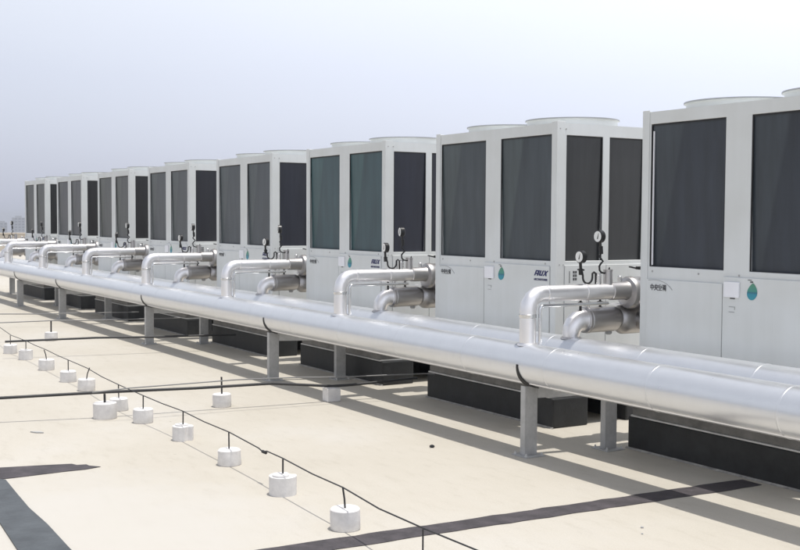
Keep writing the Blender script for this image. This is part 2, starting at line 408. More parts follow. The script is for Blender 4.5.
    def poly(ps): mb.prism([(1.476 + (x + d * z) * 0.152, yd - 0.0025, zl + z * hl) for x, z in ps], (0, 0.0015, 0))
    poly([(0.0, 0), (0.10, 0), (0.10, 0.55), (0.24, 0.55), (0.24, 0), (0.34, 0), (0.34, 1.0), (0.06, 1.0), (0.0, 0.8)][0:2] + [(0.10, 0.28), (0.20, 0.28), (0.20, 0.52), (0.10, 0.52), (0.10, 0.76), (0.22, 0.76), (0.22, 0.0), (0.34, 0.0), (0.34, 1.0), (0.0, 1.0)])
    poly([(0.38, 1.0), (0.38, 0.16), (0.44, 0), (0.68, 0), (0.68, 1.0), (0.58, 1.0), (0.58, 0.24), (0.49, 0.24), (0.49, 1.0)])
    poly([(0.72, 0), (0.82, 0), (0.88, 0.34), (0.95, 0), (1.06, 0), (0.95, 0.5), (1.06, 1.0), (0.95, 1.0), (0.88, 0.68), (0.82, 1.0), (0.72, 1.0), (0.82, 0.5)])
    mb.build('logo_print', M['navy'], root, smooth=0)
    text_mesh('logo_caption', 'AIRCONDITIONER', 0.024, 0.0006, M['navy'], root, (1.474, yd - 0.002, 1.165 - BASE), (PI / 2, 0, 0), sx=0.86, bold=0.0004)
    # bolts on the frame
    for x, z in ((0.55, 1.292), (0.11, 1.292), (0.905, 1.296), (1.60, 1.302)):
        mb = MB(); mb.lathe((x, 0.0, z - BASE), [(0.007, -0.004), (0.007, 0.001)], 10, 'Y'); mb.build('bolt', M['steel'], root)
    for y, z in ((0.025, 2.373), (0.086, 2.373), (0.03, 1.296), (0.07, 1.296)):
        mb = MB(); mb.lathe((LEN, y, z - BASE), [(0.006, -0.001), (0.006, 0.008)], 10, 'X'); mb.build('bolt', M['steel'], root)
    # side print
    mb = MB()
    mb.box(LEN + 0.0115, LEN + 0.0125, 0.128, 0.134, 1.150 - BASE, 1.245 - BASE)
    for k in range(2):
        for j in range(3): mb.box(LEN + 0.0115, LEN + 0.0125, 0.166 + k * 0.022, 0.183 + k * 0.022, 1.170 + j * 0.028 - BASE, 1.190 + j * 0.028 - BASE)
    mb.build('side_print', M['ink'], root, smooth=0)
    return root

chill = make_chiller()
CH_LABEL = [
    'nearest white chiller, cut off by the photo\'s right edge, with a green-blue drop sticker',
    'white chiller next left of the nearest one, its navy AUX logo readable',
    'white chiller with teal-tinted front coils, third from the right end of the row',
    'white chiller standing fourth from the right end of the row',
    'white chiller standing fifth from the right end of the row',
    'white chiller standing third from the far left end of the row',
    'white chiller standing second from the far left end of the row',
    'farthest white chiller, at the left end of the row beside open sky']
# coil base colour of each machine: (front coils, darker right-hand coils)
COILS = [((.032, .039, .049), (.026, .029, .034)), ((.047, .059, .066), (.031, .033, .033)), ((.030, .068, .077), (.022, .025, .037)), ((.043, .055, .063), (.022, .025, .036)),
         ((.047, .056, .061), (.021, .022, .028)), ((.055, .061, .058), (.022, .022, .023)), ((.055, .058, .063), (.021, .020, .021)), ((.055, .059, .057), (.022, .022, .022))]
chillers = []
for i in range(NU):
    c = chill if i == 0 else copy_tree(chill)
    c.location = (XL[i], FRONT, BASE)
    coils = [x for x in c.children if x.name.startswith('coil_panel')]
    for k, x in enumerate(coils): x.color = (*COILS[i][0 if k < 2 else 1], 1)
    tag(c, CH_LABEL[i], 'chiller', 'air-cooled chillers in a row on the roof'); chillers.append(c)
# the pale strip seen inside the nearest chiller's left opening
mb = MB(); a, b, c_, d_ = F_HOLES[0]
mb.box(a + 0.020, a + 0.029, 0.0035, 0.0115, c_ + 0.012, d_ - 0.05)
mb.build('coil_edge_strip', M['white'], chillers[0], smooth=0)

# plinths under every chiller
mb = MB((FIRST, 5.64, 0))
x0, x1 = FIRST - 0.06, FIRST + LEN + 0.05
for ya, yb in ((5.645, 6.01), (6.42, 6.775)):
    mb.box(x0, x1, ya, yb, 0.001, BASE - 0.002)
mb.box(x0 + 0.5, x0 + 1.3, 6.01, 6.42, 0.001, BASE - 0.004)
pl0 = mb.build('plinth', M['plinth'], smooth=0, bevel=0.012)
mb = MB((FIRST, 5.64, 0)); mb.prism([(x0 - 0.012, 5.630, 0.0008), (x0 - 0.012, 5.6440, 0.0008), (x0 - 0.012, 5.6440, 0.013)], (x1 - x0 + 0.024, 0, 0))
mb.build('mortar_fillet', M['fillet'], pl0, smooth=0)
for i in range(NU):
    p = pl0 if i == 0 else copy_tree(pl0)
    p.location = (XL[i], 5.64, 0)
    tag(p, 'long black plinth under the %s white chiller, behind the pipes' % ORD[i], 'plinth', 'black plinths under the chillers')

# ------------------------------------------------------------------ header pipes
def header(name, y, z, r, x0, x1, phase, label):
    root = empty(name, ((x0 + x1) / 2, y, z))
    cxm = (x0 + x1) / 2
    n = 60; path = [(x0 + (x1 - x0) * k / n - cxm, 0, 0) for k in range(n + 1)]
    mb = MB(); mb.tube(path, r, 56); mb.build('cladding', M['clad'], root, 30)
    first = None; x = x1 - phase; k = 0
    while x > x0 + 0.3:
        if first is None:
            mb = MB(); mb.lathe((0, 0, 0), [(r - 0.001, -0.009), (r + 0.0012, -0.006), (r + 0.0020, 0.0), (r + 0.0012, 0.006), (r - 0.001, 0.009)], 56, 'X', close=False)
            b = first = mb.build('joint_band', M['clad'], root, 60)
        else:
            b = first.copy(); COL.objects.link(b)
        b.location = (x - cxm, 0, 0); x -= 0.98; k += 1
    # lengthwise lock seam low on the camera side
    mb = MB(); mb.box(x0 - cxm, x1 - cxm, -r * math.cos(0.95) - 0.002, -r * math.cos(0.95) + 0.006, -r * math.sin(0.95) - 0.004, -r * math.sin(0.95) + 0.002)
    mb.build('lock_seam', M['clad2'], root, smooth=0)
    return tag(root, label, 'pipe', 'aluminium-clad header pipes')
header('header_pipe', P1Y, P1Z, P1R, -29.0, 1.5, 0.61, 'front one of two fat aluminium-clad pipes along the whole row')
header('header_pipe', P2Y, P2Z, P2R, -29.0, 1.5, 0.25, 'rear fat aluminium-clad pipe, half hidden behind the front one')

# ------------------------------------------------------------------ branch pipes
SX = FIRST - 0.29        # supply axis
RX = FIRST - 0.405       # return axis
SZ, RZc = 1.128, 0.912
def gauge(root, base, dz, yd, mat=M['chrome']):
    """pressure gauge: bent siphon tube, black case facing -y, white dial and needle"""
    bx, by, bz = base; cx_, cy_, cz_ = bx, yd, dz
    case = MB(root.location); case.lathe((cx_, cy_, cz_), [(0.041, -0.013), (0.046, -0.010), (0.046, 0.024), (0.038, 0.030)], 28, 'Y')
    g = case.build('pressure_gauge', M['black'], root)
    mb = MB(root.location); mb.lathe((cx_, cy_ - 0.0145, cz_), [(0.039, 0.0), (0.039, 0.001)], 28, 'Y'); mb.build('dial', M['dial'], g)
    mb = MB(root.location); mb.prism([(cx_ - 0.004, cy_ - 0.0175, cz_ - 0.018), (cx_ + 0.005, cy_ - 0.0175, cz_ - 0.018), (cx_ + 0.014, cy_ - 0.0175, cz_ + 0.026)], (0, 0.002, 0))
    mb.build('needle', M['black'], g, smooth=0)
    return g

def make_supply():
    root = empty('supply_branch_pipe', (SX, P1Y, P1Z + P1R - 0.01))
    L = root.location
    r = 0.059; b = 0.115
    mb = MB(L)
    path = [(SX, P1Y, 0.765), (SX, P1Y, SZ - b)] + arc((SX, P1Y + b, SZ - b), b, PI, PI / 2, 4, (0, 1, 0), (0, 0, 1))[1:] + [(SX, 5.96, SZ)]
    mb.tube(path, r, 28); mb.build('pipe', M['clad2'], root, 32)
    mb = MB(L); mb.lathe((SX, P1Y, 0.766), [(0.074, 0), (0.070, 0.016), (0.061, 0.020)], 32); mb.build('collar', M['clad2'], root)
    for z in (0.975,):
        mb = MB(L); mb.lathe((SX, P1Y, z), [(r, -0.014), (r + 0.004, -0.011), (r + 0.004, 0.011), (r, 0.014)], 32, close=False); mb.build('joint_band', M['chrome'], root)
    for y in (5.06, 5.42, 5.72):
        mb = MB(L); mb.lathe((SX, y, SZ), [(r, -0.012), (r + 0.003, -0.009), (r + 0.003, 0.009), (r, 0.012)], 32, 'Y', close=False); mb.build('joint_band', M['clad2'], root)
    # sleeve, disc and insulated valve drum, then the stub into the chiller
    mb = MB(L); mb.lathe((SX, 0, SZ), [(r + 0.0005, 5.655), (0.066, 5.662), (0.066, 5.80), (0.074, 5.825)], 32, 'Y', close=False); mb.build('sleeve', M['clad3'], root)
    mb = MB(L); mb.lathe((SX, 0, SZ - 0.015), [(0.07, 5.815), (0.112, 5.825), (0.120, 5.84), (0.122, 5.87), (0.116, 5.885), (0.116, 6.30), (0.07, 6.32)], 36, 'Y'); dr = mb.build('valve_drum', M['clad3'], root)
    mb = MB(L); mb.tube([(SX, 6.18, SZ - 0.015), (FIRST + 0.40, 6.18, SZ - 0.015)], 0.085, 28); mb.build('inlet_stub', M['clad3'], root)
    mb = MB(L); mb.lathe((SX - 0.02, 5.775, SZ + 0.06), [(0.017, -0.02), (0.017, 0.045), (0.011, 0.052)], 14); mb.build('bleed_cap', M['chrome'], root)
    mb = MB(L); mb.tube([(SX, 6.00, SZ + 0.09), (SX, 6.00, SZ + 0.155)], 0.020, 14)
    v = mb.build('butterfly_valve', M['black'], root)
    mb = MB(L); mb.box(SX - 0.018, SX + 0.018, 5.93, 6.10, SZ + 0.1555, SZ + 0.178); mb.prism([(SX - 0.012, 5.9295, SZ + 0.157), (SX + 0.012, 5.9295, SZ + 0.157), (SX + 0.012, 5.855, SZ + 0.172), (SX - 0.012, 5.855, SZ + 0.172)], (0, 0, 0.010)); mb.build('lever', M['black'], v, smooth=0)
    # gauges
    g = gauge(root, (SX, 5.44, SZ), 1.386, 5.375)
    mb = MB(L); mb.tube([(SX, 5.375, 1.345), (SX, 5.378, 1.30)], 0.011, 12); mb.tube([(SX, 5.378, 1.30), (SX, 5.38, 1.255)] , 0.016, 12)
    mb.tube([(SX - 0.034, 5.38, 1.292), (SX + 0.034, 5.38, 1.292)], 0.006, 8); mb.build('cock', M['black'], g)
    mb = MB(L); mb.tube([(SX, 5.39, 1.285), (SX, 5.40, 1.245)] + arc((SX, 5.445, 1.235), 0.045, PI, 2 * PI, 8, (0, 1, 0), (0, 0, 1)) + [(SX, 5.49, 1.262), (SX, 5.505, 1.272), (SX, 5.520, 1.262), (SX, 5.523, SZ + 0.05)], 0.0075, 10)
    mb.build('siphon_tube', M['black'], g)
    g = gauge(root, (SX, 5.60, SZ), 1.533, 5.548)
    mb = MB(L); mb.tube([(SX, 5.560, 1.492), (SX, 5.565, 1.462)], 0.009, 12); mb.tube([(SX, 5.567, 1.462), (SX, 5.572, 1.405)], 0.015, 12); mb.build('cock', M['black'], g)
    mb = MB(L)
    mb.tube([(SX, 5.57, 1.41), (SX, 5.555, 1.385), (SX, 5.575, 1.365), (SX, 5.590, 1.35), (SX, 5.57, 1.335), (SX, 5.555, 1.315), (SX, 5.558, 1.285), (SX, 5.575, 1.268), (SX, 5.61, 1.262), (SX, 5.64, 1.275), (SX, 5.652, 1.30), (SX, 5.655, 1.27), (SX, 5.640, 1.235), (SX, 5.640, SZ + 0.05)], 0.0072, 10)
    mb.build('siphon_tube', M['rubber'], g)
    # thermowell and sensor pocket
    mb = MB(L); mb.lathe((SX, 5.545, SZ + 0.045), [(0.024, 0), (0.024, 0.075), (0.020, 0.08), (0.020, 0.092)], 20); mb.build('sensor_pocket', M['chrome'], root)
    mb = MB(L); mb.lathe((SX, 5.64, SZ + 0.045), [(0.034, 0), (0.034, 0.105), (0.037, 0.107), (0.037, 0.117)], 24); mb.build('sensor_sleeve', M['clad3'], root)
    # slim bypass tube under the pipe and down beside the riser
    mb = MB(L); bx = SX + 0.048; mb.tube([(bx, P1Y + 0.072, 0.772), (bx, P1Y + 0.072, 1.020)] + arc((bx, P1Y + 0.097, 1.020), 0.025, PI, PI / 2, 4, (0, 1, 0), (0, 0, 1))[1:] + [(bx, 5.60, 1.045)], 0.0125, 14)
    mb.build('bypass_tube', M['chrome'], root)
    return root

def make_return():
    root = empty('return_branch_pipe', (RX, P2Y, P2Z + P2R - 0.01)); L = root.location
    mb = MB(L); b = 0.10; cz_ = RZc - b
    path = [(RX, P2Y, 0.775), (RX, P2Y, cz_ - 0.005)] + arc((RX, P2Y + b, cz_), b, PI, PI / 2, 4, (0, 1, 0), (0, 0, 1)) + [(RX, 5.50, RZc)]
    mb.tube(path, [0.060, 0.062] + [0.064, 0.068, 0.073, 0.078, 0.082] + [0.086], 28); mb.build('elbow', M['clad2'], root, 20)
    mb = MB(L); mb.lathe((RX, P2Y, 0.778), [(0.078, 0), (0.074, 0.012), (0.062, 0.016)], 28); mb.build('collar', M['clad3'], root)
    mb = MB(L); mb.lathe((RX, 0, RZc), [(0.084, 5.497), (0.097, 5.51), (0.097, 5.79), (0.082, 5.825), (0.07, 5.85)], 32, 'Y'); mb.build('pipe', M['clad3'], root)
    mb = MB(L); mb.lathe((RX, 0, RZc), [(0.097, -0.012 + 5.54), (0.100, 5.533), (0.100, 5.549), (0.097, 5.552)], 32, 'Y', close=False); mb.build('joint_band', M['clad3'], root)
    mb = MB(L); mb.lathe((RX, 0, RZc - 0.01), [(0.066, 5.825), (0.090, 5.845), (0.110, 5.875), (0.112, 5.905), (0.112, 6.07), (0.075, 6.10)], 36, 'Y'); mb.build('valve_drum', M['clad3'], root)
    mb = MB(L); mb.box(RX - 0.03, RX + 0.075, 5.80, 5.93, RZc + 0.104, RZc + 0.114); mb.build('drum_flap', M['clad2'], root, smooth=0)
    mb = MB(L); mb.tube([(RX, 6.0, RZc - 0.01), (FIRST + 0.40, 6.0, RZc - 0.01)], 0.075, 24); mb.build('outlet_stub', M['clad3'], root)
    # drain cock below and vents on top
    mb = MB(L); mb.lathe((RX, 5.755, RZc - 0.095), [(0.026, 0.004), (0.026, -0.016), (0.016, -0.024)], 16); mb.build('drain_plug', M['steel'], root)
    for y, s in ((5.47, 1.0), (5.545, 0.9), (5.66, 1.15)):
        mb = MB(L); mb.lathe((RX + 0.01, y, RZc + 0.075), [(0.010, 0), (0.010, 0.04), (0.020 * s, 0.042), (0.020 * s, 0.058), (0.008, 0.064), (0.008, 0.074)], 14)
        v = mb.build('vent_valve', M['black'] if s != 0.9 else M['chrome'], root)
        mb = MB(L); mb.box(RX - 0.024, RX + 0.044, y - 0.005, y + 0.005, RZc + 0.150, RZc + 0.157); mb.build('lever', M['black'], v, smooth=0)
    return root

sup, ret = make_supply(), make_return()
for i in range(NU):
    s = sup if i == 0 else copy_tree(sup); r_ = ret if i == 0 else copy_tree(ret)
    s.location = (XL[i] - 0.29 - ROFF[i], P1Y, P1Z + P1R - 0.01); r_.location = (XL[i] - 0.405 - ROFF[i], P2Y, P2Z + P2R - 0.01)
    for g in [x for x in s.children if x.name.startswith('pressure_gauge')]:      # every gauge is screwed in at its own angle
        yc = sum((v.co.y for v in g.data.vertices)) / len(g.data.vertices)
        a = random.uniform(-0.35, 0.30) if i else 0.0
        g.rotation_euler = (0, 0, a); g.location = Vector((0, yc, 0)) - Matrix.Rotation(a, 3, 'Z') @ Vector((0, yc, 0))
    tag(s, 'upper bent silver pipe with two gauges left of the %s chiller' % ORD[i], 'pipe', 'supply branch pipes to the chillers')
    tag(r_, 'short lower silver pipe with a bent elbow left of the %s chiller' % ORD[i], 'pipe', 'return branch pipes to the chillers')

# ------------------------------------------------------------------ portal frames carrying the headers
FX_ = [(-6.25, -6.14), (-10.49, -10.24), (-14.33, -14.03), (-18.64, -18.25), (-21.62, -21.4), (-25.4, -25.2), (-1.9, -1.9)]
PORD = ['nearest in view', 'second nearest', 'third nearest', 'fourth nearest', 'fifth nearest', 'farthest']
for i, (xf, xr) in enumerate(FX_[:6]):
    root = empty('pipe_support', (xf, 4.85, 0)); L = root.location
    zb = P1Z - P1R
    for (x, y) in ((xf, 4.86), (xr, 5.50)):
        mb = MB(L)   # channel section: web to the right, flanges to the left
        zt = zb + 0.004 if y < 5 else zb - 0.087
        mb.box(x + 0.018, x + 0.026, y - 0.055, y + 0.055, 0.008, zt)
        mb.box(x - 0.026, x + 0.018, y - 0.055, y - 0.047, 0.008, zt); mb.box(x - 0.026, x + 0.018, y + 0.047, y + 0.055, 0.008, zt)
        mb.build('post', M['steel'], root, smooth=0, bevel=0.002)
        mb = MB(L); mb.box(x - 0.085, x + 0.085, y - 0.085, y + 0.085, 0.0005, 0.0075)
        pl = mb.build('base_plate', M['steel'], root, smooth=0)
        mb = MB(L)
        for sx in (-1, 1):
            for sy in (-1, 1): mb.lathe((x + sx * 0.062, y + sy * 0.068, 0.0075), [(0.011, 0), (0.011, 0.010), (0.006, 0.011), (0.006, 0.02)], 8)
        mb.build('anchor_bolts', M['rail'], pl, smooth=0)
    mb = MB(L)
    w = 0.03
    mb.prism([(xf - w + 0.004, 4.916, zb - 0.085), (xf + w - 0.001, 4.916, zb - 0.085), (xr + w, 5.56, zb - 0.085), (xr - w, 5.56, zb - 0.085)], (0, 0, 0.083)); mb.build('crossbeam', M['steel'], root, smooth=0, bevel=0.003)
    # black saddle block hugging the pipe, sail-shaped
    mb = MB(L); rr = P1R + 0.002
    A = [PI * 0.97 + (PI * 0.46) * k / 10 for k in range(11)]
    inn = [(P1Y + rr * math.cos(a), P1Z + rr * math.sin(a)) for a in A]
    wid = [0.007 + 0.036 * (k / 10) ** 1.8 for k in range(11)]
    for k in range(10):
        (ya, za), (yb, zb2) = inn[k], inn[k + 1]
        oa = (P1Y + (rr + 0.002 + 0.005 * (k / 10)) * math.cos(A[k]), P1Z + (rr + 0.002 + 0.005 * (k / 10)) * math.sin(A[k])); ob = (P1Y + (rr + 0.002 + 0.005 * ((k + 1) / 10)) * math.cos(A[k + 1]), P1Z + (rr + 0.002 + 0.005 * ((k + 1) / 10)) * math.sin(A[k + 1]))
        c0, c1 = wid[k], wid[k + 1]; x0 = xf - 0.012
        v = [mb.bm.verts.new(Vector(p) - mb.o) for p in ((x0, ya, za), (x0 + 2.6 * c0, ya, za), (x0 + 2.6 * c1, yb, zb2), (x0, yb, zb2), (x0, *oa), (x0 + 2.6 * c0, *oa), (x0 + 2.6 * c1, *ob), (x0, *ob))]
        for f in ((4, 5, 6, 7), (0, 3, 2, 1), (0, 4, 7, 3), (1, 2, 6, 5)): mb.bm.faces.new([v[j] for j in f])
        if k == 0: mb.bm.faces.new([v[j] for j in (0, 1, 5, 4)])
        if k == 9: mb.bm.faces.new([v[j] for j in (3, 7, 6, 2)])
    mb.build('saddle', M['rubber'], root, smooth=0)
    tag(root, 'grey steel two-legged support, %s one under the fat pipes' % PORD[i], 'pipe support', 'steel supports under the header pipes')

# ------------------------------------------------------------------ cast blocks with upright rods
def block_mesh(kind):
    mb = MB()
    if kind == 'round':
        mb.lathe((0, 0, 0), [(0.077, 0.0), (0.081, 0.006), (0.082, 0.06), (0.0805, 0.108), (0.075, 0.114), (0.012, 0.113)], 36, wob=0.012)
    elif kind == 'worn':
        mb.lathe((0, 0, 0), [(0.080, 0.0), (0.083, 0.008), (0.079, 0.07), (0.080, 0.102), (0.071, 0.111), (0.03, 0.116), (0.012, 0.112)], 36, wob=0.03)
    elif kind == 'split':   # a slot broken out of one side
        n = 30; pts = []
        for k in range(n):
            a = 2 * PI * k / n; r = 0.08
            if 0.18 * PI < a % (2 * PI) < 0.36 * PI: r = 0.055
            pts.append((r * math.cos(a - 0.9), r * math.sin(a - 0.9), 0.001))
        mb.prism(pts, (0, 0, 0.108)); mb.prism([(p[0] * 0.62 - 0.018, p[1] * 0.62, 0.1085) for p in pts], (0, 0, 0.012))
    elif kind == 'wide':
        mb.lathe((0, 0, 0), [(0.094, 0.0), (0.097, 0.006), (0.096, 0.125), (0.088, 0.132), (0.012, 0.130)], 36, wob=0.012)
    me_o = mb.build('tmp', M['block'], smooth=35); me = me_o.data; bpy.data.objects.remove(me_o); return me
BM = {k: block_mesh(k) for k in ('round', 'worn', 'split', 'wide')}
def rod_mesh(h0, h1, r, lean):
    mb = MB(); mb.tube([(0, 0, h0), (lean * 0.3, 0, h0 + (h1 - h0) * 0.5), (lean, 0, h1)], r, 10)
    o = mb.build('tmp', M['wire'], smooth=40); me = o.data; bpy.data.objects.remove(o); return me
def block(x, y, kind, label, top=0.218, r=0.0052, lean=0.0, rot=0.0, s=1.0):
    o = bpy.data.objects.new('concrete_block', BM[kind]); COL.objects.link(o); o.location = (x, y, 0); o.rotation_euler = (random.uniform(-.02, .02), random.uniform(-.02, .02), rot); s = s * random.uniform(0.95, 1.05); o.scale = (s, s, s)
    tag(o, label, 'concrete block', 'white concrete blocks holding up the wire')
    rr = bpy.data.objects.new('support_rod', rod_mesh(0.104, top / s, r, lean)); COL.objects.link(rr); rr.parent = o
    return o
def wire_label(k): return ''
WB = [  # x, y, kind, lean, rot, label
    (-4.36, 2.78, 'round', 0.0, 0.3, 'white concrete block under the wire, cut off by the bottom edge'),
    (-5.24, 2.85, 'round', -0.018, 0.2, 'round white concrete block with a bent rod just behind the dark strip'),
    (-6.10, 2.89, 'split', 0.0, 2.0, 'white concrete block with a flaw down its front, second nearest under the slanting wire'),
    (-7.02, 2.93, 'worn', 0.0, 1.0, 'white concrete block with a chipped face, third nearest under the slanting wire'),
    (-7.98, 2.96, 'split', 0.0, 0.3, 'white concrete block with broken top, fourth nearest under the slanting wire'),
    (-8.83, 2.94, 'round', 0.0, 2.1, 'round white concrete block just right of where the wire crosses the black conduit'),
    (-9.50, 2.95, 'worn', 0.0, 0.5, 'pale concrete block right behind the black conduit where the wire crosses it'),
    (-10.74, 3.02, 'round', 0.03, 1.4, 'white concrete block just beyond the black conduit, its bottom cut off by it'),
    (-11.42, 3.03, 'worn', 0.0, 2.5, 'white concrete block two beyond the black conduit under the wire'),
    (-12.42, 3.06, 'round', -0.03, 0.8, 'white concrete block three beyond the black conduit under the wire'),
    (-13.45, 3.08, 'split', 0.0, 1.2, 'concrete block at the left end of the farther black conduit'),
    (-14.15, 3.06, 'worn', 0.0, 0.1, 'farthest concrete block under the wire, at the left edge of the photo'),
]
for q, (x, y, k, lean, rot, lab) in enumerate(WB): block(x, y, k, lab, lean=lean, rot=rot, s=0.80 if q == 0 else 1.0)
block(-9.18, 2.735, 'wide', 'squat wide concrete block on a thick rod holding up the black conduit', top=0.20, r=0.010, s=1.0)
block(-9.24, 3.79, 'round', 'white concrete block right of the wire, under the black conduit with its tall rod', top=0.262, r=0.008, rot=0.5)
block(-15.36, 3.85, 'round', 'small far white concrete block between the two farther conduits, left of the pipe supports', top=0.27, r=0.010, rot=1.5)
# squared block under the conduit end by the support
mb = MB((-9.03, 4.76, 0)); mb.box(-9.085, -8.975, 4.70, 4.83, 0.001, 0.122); mb.box(-9.105, -9.0, 4.685, 4.80, 0.1225, 0.132)
tag(mb.build('concrete_block', M['block'], smooth=0, bevel=0.006), 'square white concrete block by the pipe shadow under the black conduit', 'concrete block')

# ------------------------------------------------------------------ wires and conduits
W = [(-3.0, 2.80, .21), (-3.951, 2.813, .2135), (-4.36, 2.79, .218), (-4.8, 2.80, .2135), (-5.256, 2.845, .219), (-5.65, 2.86, .2135), (-6.10, 2.885, .219), (-6.35, 2.90, .2135), (-6.42, 2.905, .196), (-6.50, 2.91, .206), (-7.02, 2.93, .219), (-7.5, 2.94, .2135), (-7.98, 2.955, .219), (-8.4, 2.95, .2135), (-8.83, 2.94, .219), (-9.50, 2.95, .219), (-10.1, 2.98, .2135), (-10.71, 3.02, .219), (-11.42, 3.03, .219), (-11.9, 3.045, .2135), (-12.45, 3.06, .219), (-13.0, 3.08, .209), (-13.45, 3.08, .219), (-14.15, 3.07, .219), (-15.3, 3.17, .219), (-16.6, 3.3, .21), (-18.2, 3.4, .22)]
mb = MB((-5, 2.85, 0.2)); mb.tube([Vector(p) for p in W], 0.0042, 8)
for k in range(3): mb.lathe((-6.42 + 0.02 * k, 2.905, 0.198), [(0.004, -0.01), (0.010, -0.005), (0.010, 0.005), (0.004, 0.01)], 10, 'X')
tag(mb.build('wire', M['wire']), 'long thin black wire slanting across the roof on rods in concrete blocks', 'wire')
def line(name, pts, r, mat, label, cat):
    mb = MB(pts[0]); mb.tube([Vector(p) for p in pts], r, 12); return tag(mb.build(name, mat), label, cat)
line('conduit', [(-9.62, 0.9, .20), (-9.382, 1.942, .20), (-9.19, 2.735, .2135), (-9.13, 3.5, .198), (-9.05, 4.182, .20), (-9.01, 4.76, .140), (-8.99, 4.95, .14), (-8.90, 5.60, .17)], 0.0125, M['wire'], 'thick black conduit from the left edge to the square concrete block', 'conduit')
line('wire', [(-9.08, 2.60, .235), (-8.975, 2.87, .265), (-8.95, 3.8, .272), (-8.90, 4.3, .262), (-8.86, 4.8, .24), (-8.72, 5.55, .235), (-8.66, 5.64, .235)], 0.0055, M['greywire'], 'thin grey wire running just above the thick black conduit', 'wire')
line('conduit', [(-13.64, 2.886, .20), (-13.45, 3.9, .2135), (-13.343, 4.535, .20), (-13.2, 5.60, .19)], 0.0125, M['wire'], 'farther thick black conduit, passing by the third nearest pipe support', 'conduit')
line('conduit', [(-15.55, 2.4, .265), (-15.42, 3.3, .265), (-15.36, 3.85, .27), (-15.28, 4.3, .26), (-15.15, 5.6, .25)], 0.0075, M['greywire'], 'thin grey conduit on a rod in the small far block', 'conduit')
line('conduit', [(-17.9, 2.6, .20), (-17.602, 3.658, .20), (-17.319, 4.194, .20), (-17.0, 5.6, .20)], 0.0075, M['greywire'], 'farthest thin grey conduit across the roof at the left edge', 'conduit')

# ------------------------------------------------------------------ dark membrane strips, ragged
def strip(pts, mat, label, z=0.004, t=0.003):
    mb = MB((pts[0][0], pts[0][1], 0)); mb.prism([(x, y, z) for x, y in pts], (0, 0, -t)); return tag(mb.build('membrane_strip', mat, smooth=0), label, 'membrane strip')
def ragged(p, q, w, n, amp):
    p, q = Vector(p), Vector(q); d = (q - p); nn = Vector((-d.y, d.x)).normalized()
    a = []; b = []
    for k in range(n + 1):
        c = p + d * (k / n)
        a.append(tuple(c + nn * (w / 2 + random.uniform(-amp, amp)))); b.append(tuple(c - nn * (w / 2 + random.uniform(-amp, amp))))
    return a + b[::-1]
strip(ragged((-5.11, 0.4), (-4.885, 5.58), 0.175, 60, 0.008), M['strip'], 'long dark strip crossing the roof into the pipe shadow on the right')
strip([(-8.02, 0.1), (-7.79, 1.0), (-7.672, 1.583), (-7.60, 1.86), (-7.553, 2.02), (-7.50, 2.04), (-7.487, 2.10), (-7.44, 2.105), (-7.37, 2.162), (-7.34, 2.05), (-7.345, 1.93), (-7.325, 1.56), (-7.40, 1.2), (-7.62, 0.1)], M['strip'], 'short dark strip with a torn end at the left edge')
strip([(-7.30, 1.285), (-6.7, 1.275), (-6.278, 1.288), (-5.72, 1.256), (-5.0, 1.245), (-3.9, 1.24), (-3.9, 1.485), (-5.0, 1.48), (-5.588, 1.483), (-6.1, 1.500), (-6.5, 1.497), (-6.9, 1.515), (-7.28, 1.535), (-7.318, 1.50)], M['strip2'], 'wide slate-coloured strip running to the bottom left corner', z=0.0085)

# ------------------------------------------------------------------ odds and ends on the roof
def pebble(x, y, s, mat, label):
    mb = MB((x, y, 0))
    prof = [(s * 0.5, 0.001), (s, s * 0.4), (s * 0.8, s * 0.9), (s * 0.25, s * 1.1)]
    mb.lathe((x, y, 0), prof, 10, wob=0.15); return tag(mb.build('pebble', mat), label, 'pebble')
pebble(-6.818, 4.421, 0.019, M['black'], 'small black lump lying on the bare roof in front of the pipes')
pebble(-4.45, 4.234, 0.009, M['steel'], 'tiny grey chip on the roof right of the dark strip')
pebble(-4.36, 4.15, 0.006, M['faint'], 'tiniest pale chip on the roof, just nearer than the grey one')
mb = MB((-8.8, 2.076, 0)); mb.prism([(-8.84, 2.05, 0.001), (-8.78, 2.08, 0.001), (-8.75, 2.13, 0.001), (-8.80, 2.12, 0.001)], (0, 0, 0.008)); tag(mb.build('scrap', M['steel'], smooth=0), 'thin grey scrap lying on the roof nearer than the black conduit', 'scrap')
# ------------------------------------------------------------------ far parapet and city
mb = MB((-58, 0, 0)); mb.box(-58.0, -57.75, -8.9, 21.9, 0.001, 0.82); mb.box(-58.05, -57.70, -8.95, 21.95, 0.822, 0.90)
tag(mb.build('parapet_wall', M['parapet'], smooth=0, bevel=0.01), 'low tan parapet wall closing the far end of the roof', 'wall')
def tower(x, y, wx, wy, top, label, floors, bays):
    root = empty('far_building', (x, y, -26))
    mb = MB(); mb.box(-wx / 2, wx / 2, -wy / 2, wy / 2, 0, top + 26); w = mb.build('wall', M['city'], root, smooth=0)
    mb = MB(); mb.box(-wx / 4, wx / 4, -wy / 4, wy / 4, top + 26.02, top + 28); mb.build('roof_house', M['city'], root, smooth=0)
    h = (top + 26) / floors; first = None
    for f in range(floors):
        for b in range(bays):
            if first is None:
                mb = MB(); mb.box(0, 0.3, -wy * 0.3 / bays, wy * 0.3 / bays, h * 0.3, h * 0.8); first = o = mb.build('window', M['glass'], root, smooth=0)
            else:
                o = first.copy(); COL.objects.link(o)
            o.location = (wx / 2 - 0.1, -wy / 2 + wy * (b + 0.5) / bays, h * f)
    tag(root, label, 'building')
tower(-1442, 323, 12, 13, 1.6, 'tall pale tower in the haze just left of the farthest chiller', 8, 3)
tower(-1452, 306, 12, 9, -4.5, 'low hazy building at the left edge of the skyline', 6, 2)
